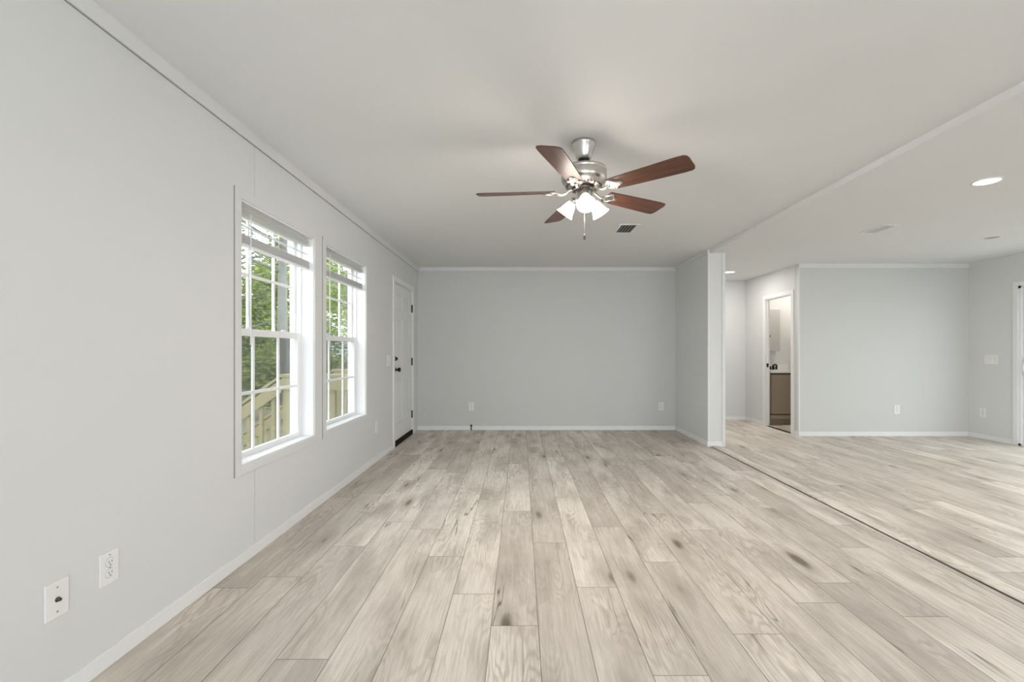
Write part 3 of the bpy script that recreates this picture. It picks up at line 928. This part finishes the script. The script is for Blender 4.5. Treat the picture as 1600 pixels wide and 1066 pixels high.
pc = obj('pull_chain', bm, 'chain_brass', fan)
bm = bmesh.new(); lathe(bm, [(0.002, -0.565), (0.0055, -0.572), (0.007, -0.585), (0.0065, -0.600), (0.002, -0.604)], 14, Matrix.Translation((0, -0.03, 0)))
obj('pull_fob', bm, 'dark_nickel', pc)

# ------------------------------------------------------------------ bathroom
v = thing('bathroom_vanity', 'taupe bathroom vanity with white top seen through the doorway', 'vanity', (4.33, 7.5, 0))
bm = bmesh.new()
box(bm, -0.295, 0.295, -0.245, 0.255, 0.10, 0.845); box(bm, -0.295, 0.295, -0.19, 0.255, 0.001, 0.10)
obj('cabinet_body', bm, 'vanity_taupe', v)
obj('top_gap', B(-0.29, 0.29, -0.2465, -0.24, 0.822, 0.846), 'vanity_gap', v)
bm = bmesh.new()
box(bm, -0.285, 0.285, -0.262, -0.2455, 0.185, 0.815, bev=0.002)
dr = obj('cabinet_door', bm, 'vanity_taupe', v)
bm = bmesh.new()
for x0, x1, z0, z1 in ((-0.285, -0.22, .185, .815), (.22, .285, .185, .815), (-.22, .22, .185, .25), (-.22, .22, .75, .815)): box(bm, x0, x1, -0.268, -0.2615, z0, z1, bev=0.002)
obj('door_frame', bm, 'vanity_taupe', dr)
obj('bottom_rail', B(-0.295, 0.295, -0.258, -0.2455, 0.103, 0.168, bev=0.002), 'vanity_taupe', v)
obj('rail_gap', B(-0.29, 0.29, -0.2475, -0.244, 0.168, 0.185), 'vanity_gap', v)
bm = bmesh.new()
box(bm, -0.298, 0.298, -0.275, 0.258, 0.846, 0.880, bev=0.004)
ct = obj('countertop', bm, 'counter_white', v)
obj('backsplash', B(-0.298, 0.298, 0.236, 0.258, 0.8795, 0.975, bev=0.004), 'counter_white', ct)
bm = bmesh.new()
lathe(bm, [(0.205, 0.8805), (0.200, 0.889), (0.188, 0.889), (0.150, 0.8835), (0.04, 0.8825)], 36, Matrix.Diagonal((1.0, 0.72, 1, 1)))
obj('basin', bm, 'counter_white', ct)
bm = bmesh.new()
box(bm, -0.075, 0.075, 0.165, 0.215, 0.879, 0.896, bev=0.006)
lathe(bm, [(0.024, 0.89), (0.018, 0.92), (0.015, 0.96), (0.006, 0.968)], 16, Matrix.Translation((0, 0.19, 0)))
tube(bm, [(0, 0.19, 0.945), (0, 0.15, 0.975), (0, 0.10, 0.970), (0, 0.075, 0.945)], 0.012, 10)
for s in (-1, 1):
    lathe(bm, [(0.018, 0.89), (0.014, 0.915), (0.019, 0.925), (0.016, 0.94), (0.004, 0.943)], 14, Matrix.Translation((s * 0.055, 0.19, 0)))
obj('faucet', bm, 'bronze', ct)
mc = thing('medicine_cabinet', 'flat grey mirrored medicine cabinet above the vanity', 'cabinet', (4.25, 7.76, 1.565))
obj('cabinet_body', B(-0.178, 0.178, -0.088, 0, -0.357, 0.357), 'plate_white', mc)
md = obj('mirror_door', B(-0.182, 0.182, -0.102, -0.089, -0.362, 0.362, bev=0.003), 'mirror', mc)
bm = bmesh.new(); lathe(bm, [(0.006, 0.101), (0.006, 0.112), (0.018, 0.118), (0.015, 0.128), (0.004, 0.130)], 16, Matrix.Translation((-0.012, 0, -0.105)) @ Matrix.Rotation(PI / 2, 4, 'X'))
obj('door_knob', bm, 'bronze', md)
bl_ = thing('bathroom_ceiling_light', 'round white bathroom ceiling lamp hidden above the doorway', 'ceiling light', (4.75, 7.2, H2))
bm = bmesh.new(); lathe(bm, [(0.13, 0), (0.13, -0.02), (0.125, -0.022)], 32); obj('base', bm, 'plate_white', bl_)
bm = bmesh.new(); lathe(bm, [(0.12, -0.021), (0.11, -0.05), (0.07, -0.075), (0.02, -0.085)], 32); obj('diffuser', bm, 'hall_lens', bl_)
lamp('bathroom_lamp', 'POINT', (0, 0, -0.16), 15, (1.0, 0.92, 0.82), size=0.08, parent=bl_)

# ------------------------------------------------------------------ outside the left windows
GZ = -0.95
def ground_h(x, y):
    dist = -1.7 - x
    h_ = GZ
    if dist > 7: h_ += min(1.0, (dist - 7) / 12.0) ** 1.5 * 2.2
    return h_
bm = bmesh.new()
NX, NY = 40, 40
gv = [[bm.verts.new((-1.72 - 48 * (i / NX) ** 1.5, -8 + 78 * j / NY, ground_h(-1.72 - 48 * (i / NX) ** 1.5, 0))) for j in range(NY + 1)] for i in range(NX + 1)]
for i in range(NX):
    for j in range(NY):
        bm.faces.new((gv[i][j], gv[i + 1][j], gv[i + 1][j + 1], gv[i][j + 1])).smooth = True
g = obj('ground_outside', bm, 'ground'); struct(g, 'olive leaf-littered ground outside the windows', 'ground')
bm = bmesh.new(); box(bm, XR + 0.15, XR + 12, -6, 14, -0.35, -0.2)
struct(obj('patio_ground', bm, 'gravel'), 'pale ground outside the patio door', 'ground')

# porch landing with stairs leading away from the house
pz = -0.06
po = thing('porch_stairs', 'pressure-treated wooden porch landing with railing and steps outside the windows', 'porch', (-2.3, 5.7, GZ))
PX0, PX1 = -1.72, -2.70
ya_, yb_ = 5.12, 6.55
def P(bm, x0, x1, y0, y1, z0, z1): box(bm, x0 + 2.3, x1 + 2.3, y0 - 5.7, y1 - 5.7, z0 - GZ, z1 - GZ, bev=0.004)
for i in range(10):
    bm = bmesh.new(); w_ = (yb_ - ya_) / 10
    P(bm, PX1, PX0, ya_ + i * w_ + .003, ya_ + (i + 1) * w_ - .003, pz - 0.035, pz); obj('deck_board', bm, 'treated_wood', po)
bm = bmesh.new(); P(bm, PX1, PX0, ya_, ya_ + 0.04, pz - 0.24, pz - 0.036); P(bm, PX1, PX0, yb_ - 0.04, yb_, pz - 0.24, pz - 0.036); P(bm, PX1, PX1 + 0.04, ya_ + .04, yb_ - .04, pz - 0.24, pz - 0.036)
obj('rim_joist', bm, 'treated_wood', po)
SL = 0.70
def sloped(bm, y0, y1, xa, za, xb, zb, th):
    vs = []
    for yy in (y0, y1):
        for x, z in ((xa, za), (xb, zb), (xb, zb - th), (xa, za - th)): vs.append(bm.verts.new((x + 2.3, yy - 5.7, z - GZ)))
    for f in ((0, 1, 2, 3), (4, 5, 6, 7), (0, 1, 5, 4), (1, 2, 6, 5), (2, 3, 7, 6), (3, 0, 4, 7)): bm.faces.new([vs[i] for i in f])
XE = PX1 - 1.30
for yy in (ya_, yb_ - 0.04):
    for x in (-1.80, -2.21, PX1):
        bm = bmesh.new(); P(bm, x, x + 0.09, yy - 0.045, yy + 0.045, GZ, 0.90); obj('post', bm, 'treated_wood', po)
    bm = bmesh.new(); P(bm, XE, XE + 0.09, yy - 0.045, yy + 0.045, GZ, 0.90 - SL * 1.22); obj('post', bm, 'treated_wood', po)
    bm = bmesh.new(); P(bm, PX1 - 0.03, PX0 + 0.02, yy - 0.07, yy + 0.07, 0.902, 0.938); obj('rail_cap', bm, 'treated_wood', po)
    bm = bmesh.new(); P(bm, PX1, PX0, yy - 0.066, yy - 0.046, 0.76, 0.900); obj('rail_board', bm, 'treated_wood', po)
    bm = bmesh.new(); P(bm, PX1, PX0, yy - 0.066, yy - 0.046, 0.02, 0.11); obj('rail_board', bm, 'treated_wood', po)
    bm = bmesh.new(); sloped(bm, yy - 0.07, yy + 0.07, PX1 - .03, 0.925, XE, 0.925 - SL * 1.27, 0.036); obj('stair_rail_cap', bm, 'treated_wood', po)
    bm = bmesh.new(); sloped(bm, yy - 0.066, yy - 0.046, PX1, 0.888, XE, 0.888 - SL * 1.30, 0.15); obj('stair_rail_board', bm, 'treated_wood', po)
    bm = bmesh.new(); sloped(bm, yy - 0.066, yy - 0.046, PX1, pz + 0.10, XE - 0.05, pz + 0.10 - SL * 1.35, 0.28); obj('stringer', bm, 'treated_wood', po)
    for i in range(6):
        x = -1.86 - i * 0.135
        bm = bmesh.new(); P(bm, x - 0.02, x + 0.02, yy - 0.044, yy - 0.006, 0.03, 0.90); obj('baluster', bm, 'treated_wood', po)
    for i in range(1, 9):
        x = PX1 - i * 0.14 + 0.03
        zt = 0.86 - SL * (PX1 - x)
        bm = bmesh.new(); P(bm, x - 0.02, x + 0.02, yy - 0.044, yy - 0.006, zt - 0.80, zt); obj('baluster', bm, 'treated_wood', po)
for i in range(1, 5):
    bm = bmesh.new(); x = PX1 - 0.27 * i; P(bm, x, x + 0.29, ya_ + 0.03, yb_ - 0.06, pz - 0.19 * i - 0.036, pz - 0.19 * i); obj('stair_tread', bm, 'treated_wood', po)

# trees and shrubs beyond
def leaves(bm, rnd, c, rad, n, size, flat=1.0):
    for _ in range(n):
        while True:
            p = Vector((rnd.uniform(-1, 1), rnd.uniform(-1, 1), rnd.uniform(-1, 1)))
            if 0.25 < p.length < 1.0: break
        p = Vector((p.x * rad[0], p.y * rad[1], p.z * rad[2])) + c
        a_ = Vector((rnd.gauss(0, 1), rnd.gauss(0, 1), rnd.gauss(0, 1) * flat)).normalized()
        x, y = frame_of(a_)
        s = size * rnd.uniform(0.6, 1.3)
        vs = [bm.verts.new(p + x * s * 1.0), bm.verts.new(p + y * s * 0.45), bm.verts.new(p - x * s), bm.verts.new(p - y * s * 0.45)]
        bm.faces.new(vs)

def tree(label, px, depth, top, spread, leaf, seed, n=4200, size=0.11, trunk_r=0.14, low=0.15, blobs=9, lean=0.0, name='tree'):
    rnd = random.Random(seed)
    x0, y0 = -(814 - px) / 700 * depth, depth
    gz = ground_h(x0, y0)
    t = thing(name, label, 'tree', (x0, y0, gz), group='trees outside the windows')
    hgt = top - gz
    bm = bmesh.new()
    pts = [Vector((lean * hgt * s + 0.12 * math.sin(s * 5 + seed), 0.12 * math.cos(s * 4 + seed), hgt * s * 0.92 - 0.05)) for s in (0, .15, .3, .45, .6, .8, 1.0)]
    tube(bm, pts, [trunk_r * k for k in (1.25, 1.05, .95, .82, .65, .4, .12)], 10)
    tips = []
    for i in range(11):
        s = rnd.uniform(0.28, 0.9); a_ = rnd.uniform(0, 2 * PI)
        base = Vector((lean * hgt * s, 0, hgt * s * 0.92))
        ln = spread * rnd.uniform(0.6, 1.0) * (1.15 - s * 0.6)
        end = base + Vector((math.cos(a_) * ln, math.sin(a_) * ln, ln * rnd.uniform(0.2, 0.8)))
        mid_ = (base + end) / 2 + Vector((0, 0, -0.06 * ln)) + Vector((rnd.gauss(0, .1), rnd.gauss(0, .1), 0))
        r0 = trunk_r * 0.42 * (1 - s * 0.5)
        tube(bm, [base, mid_, end], [r0, r0 * 0.65, r0 * 0.2], 7)
        for q in range(3):
            e2 = mid_ + Vector((rnd.gauss(0, 1), rnd.gauss(0, 1), rnd.gauss(0.3, .6))) * ln * 0.35
            tube(bm, [mid_, (mid_ + e2) / 2, e2], [r0 * 0.4, r0 * 0.28, r0 * 0.1], 5)
        tips.append(end)
    obj('trunk', bm, 'bark', t)
    bm = bmesh.new()
    for i in range(blobs):
        s = low + (1 - low) * (i + 0.5) / blobs
        rr = spread * (1.0 - 0.55 * abs(s - 0.45) / 0.55) * 0.75
        c = Vector((rnd.gauss(0, spread * 0.25) + lean * hgt * s, rnd.gauss(0, spread * 0.25), hgt * s))
        leaves(bm, rnd, c, (rr, rr, hgt / blobs * 1.3), n // blobs, size)
    for c in tips: leaves(bm, rnd, c, (spread * .3, spread * .3, spread * .22), n // 40, size)
    obj('foliage', bm, leaf, t)
    return t

tree('bright green bushy tree left of centre in the nearer window', 407, 19.5, 4.5, 2.0, 'leaf_bright', 1, trunk_r=0.06, n=9000, size=0.09, low=0.05)
tree('bright green taller tree behind the nearer window middle bars', 428, 25, 7.2, 1.5, 'leaf_bright', 2, trunk_r=0.05, n=9000, size=0.10, low=0.05)
tree('grey-trunked forked tree at the right panes of the nearer window', 456, 11.5, 9.5, 2.6, 'leaf_olive', 3, n=1100, size=0.07, trunk_r=0.125, low=0.5, lean=-0.03)
tree('dark thin-leaved tree at the left edge of the nearer window', 364, 16, 9.0, 1.7, 'leaf_dark', 4, n=1800, size=0.07, trunk_r=0.15, low=0.35)
tree('bright green tree in the left panes of the window by the door', 511, 30, 7.4, 2.0, 'leaf_bright', 6, trunk_r=0.07, n=5000, size=0.10, low=0.3)
tree('dense green tree in the right panes of the window by the door', 551, 19, 7.2, 1.7, 'leaf_bright', 7, trunk_r=0.07, n=6000, size=0.09, low=0.05)
tree('olive tree far behind the window by the door', 532, 37, 8.0, 2.8, 'leaf_olive', 8, n=9000, size=0.13, low=0.05)
tree('olive tree far behind the left edge of the nearer window', 383, 31, 4.9, 2.6, 'leaf_olive', 9, n=6000, size=0.12, low=0.02)

def shrub(label, px, depth, hgt, spread, leaf, seed, n=2600, size=0.07):
    rnd = random.Random(seed)
    x0, y0 = -(814 - px) / 700 * depth, depth
    t = thing('shrub', label, 'shrub', (x0, y0, ground_h(x0, y0)), group='shrubs outside the windows')
    bm = bmesh.new()
    for i in range(7):
        a_ = rnd.uniform(0, 2 * PI)
        tube(bm, [(0, 0, -0.05), (math.cos(a_) * spread * .25, math.sin(a_) * spread * .25, hgt * .5), (math.cos(a_) * spread * .5, math.sin(a_) * spread * .5, hgt * .9)], [0.03, 0.02, 0.008], 6)
    obj('stems', bm, 'bark', t)
    bm = bmesh.new()
    for i in range(6):
        c = Vector((rnd.gauss(0, spread * .4), rnd.gauss(0, spread * .4), hgt * rnd.uniform(.3, .75)))
        leaves(bm, rnd, c, (spread * .6, spread * .6, hgt * .35), n // 6, size)
    obj('foliage', bm, leaf, t)
shrub('green shrub beside the grey trunk in the nearer window', 440, 14, 2.4, 1.0, 'leaf_bright', 23, n=4500)
shrub('green shrub low in the left panes of the window by the door', 522, 15.5, 2.2, 0.9, 'leaf_bright', 24, n=4500)
shrub('olive shrub low in the right panes of the window by the door', 546, 11.5, 1.9, 0.8, 'leaf_olive', 25, n=4500)

# narrow outbuilding among the trees, seen in the window by the door
sx, sy = -10.3, 22.6
sh = thing('outbuilding', 'blue-grey outbuilding among trees in the window by the door', 'outbuilding', (sx, sy, ground_h(sx, sy)))
bm = bmesh.new(); box(bm, -1.15, 1.15, -1.0, 1.0, 0, 3.55); obj('wall', bm, 'shed_wall', sh)
bm = bmesh.new(); prism(bm, [(-1.3, 3.5), (1.3, 3.5), (1.3, 3.58), (0.0, 4.25), (-1.3, 3.58)], -1.1, 1.1, mx=Matrix.Rotation(PI / 2, 4, 'X')); obj('roof', bm, 'shed_roof', sh)
obj('door', B(-0.45, 0.45, -1.03, -1.0, 0.02, 2.0), 'shed_roof', sh)
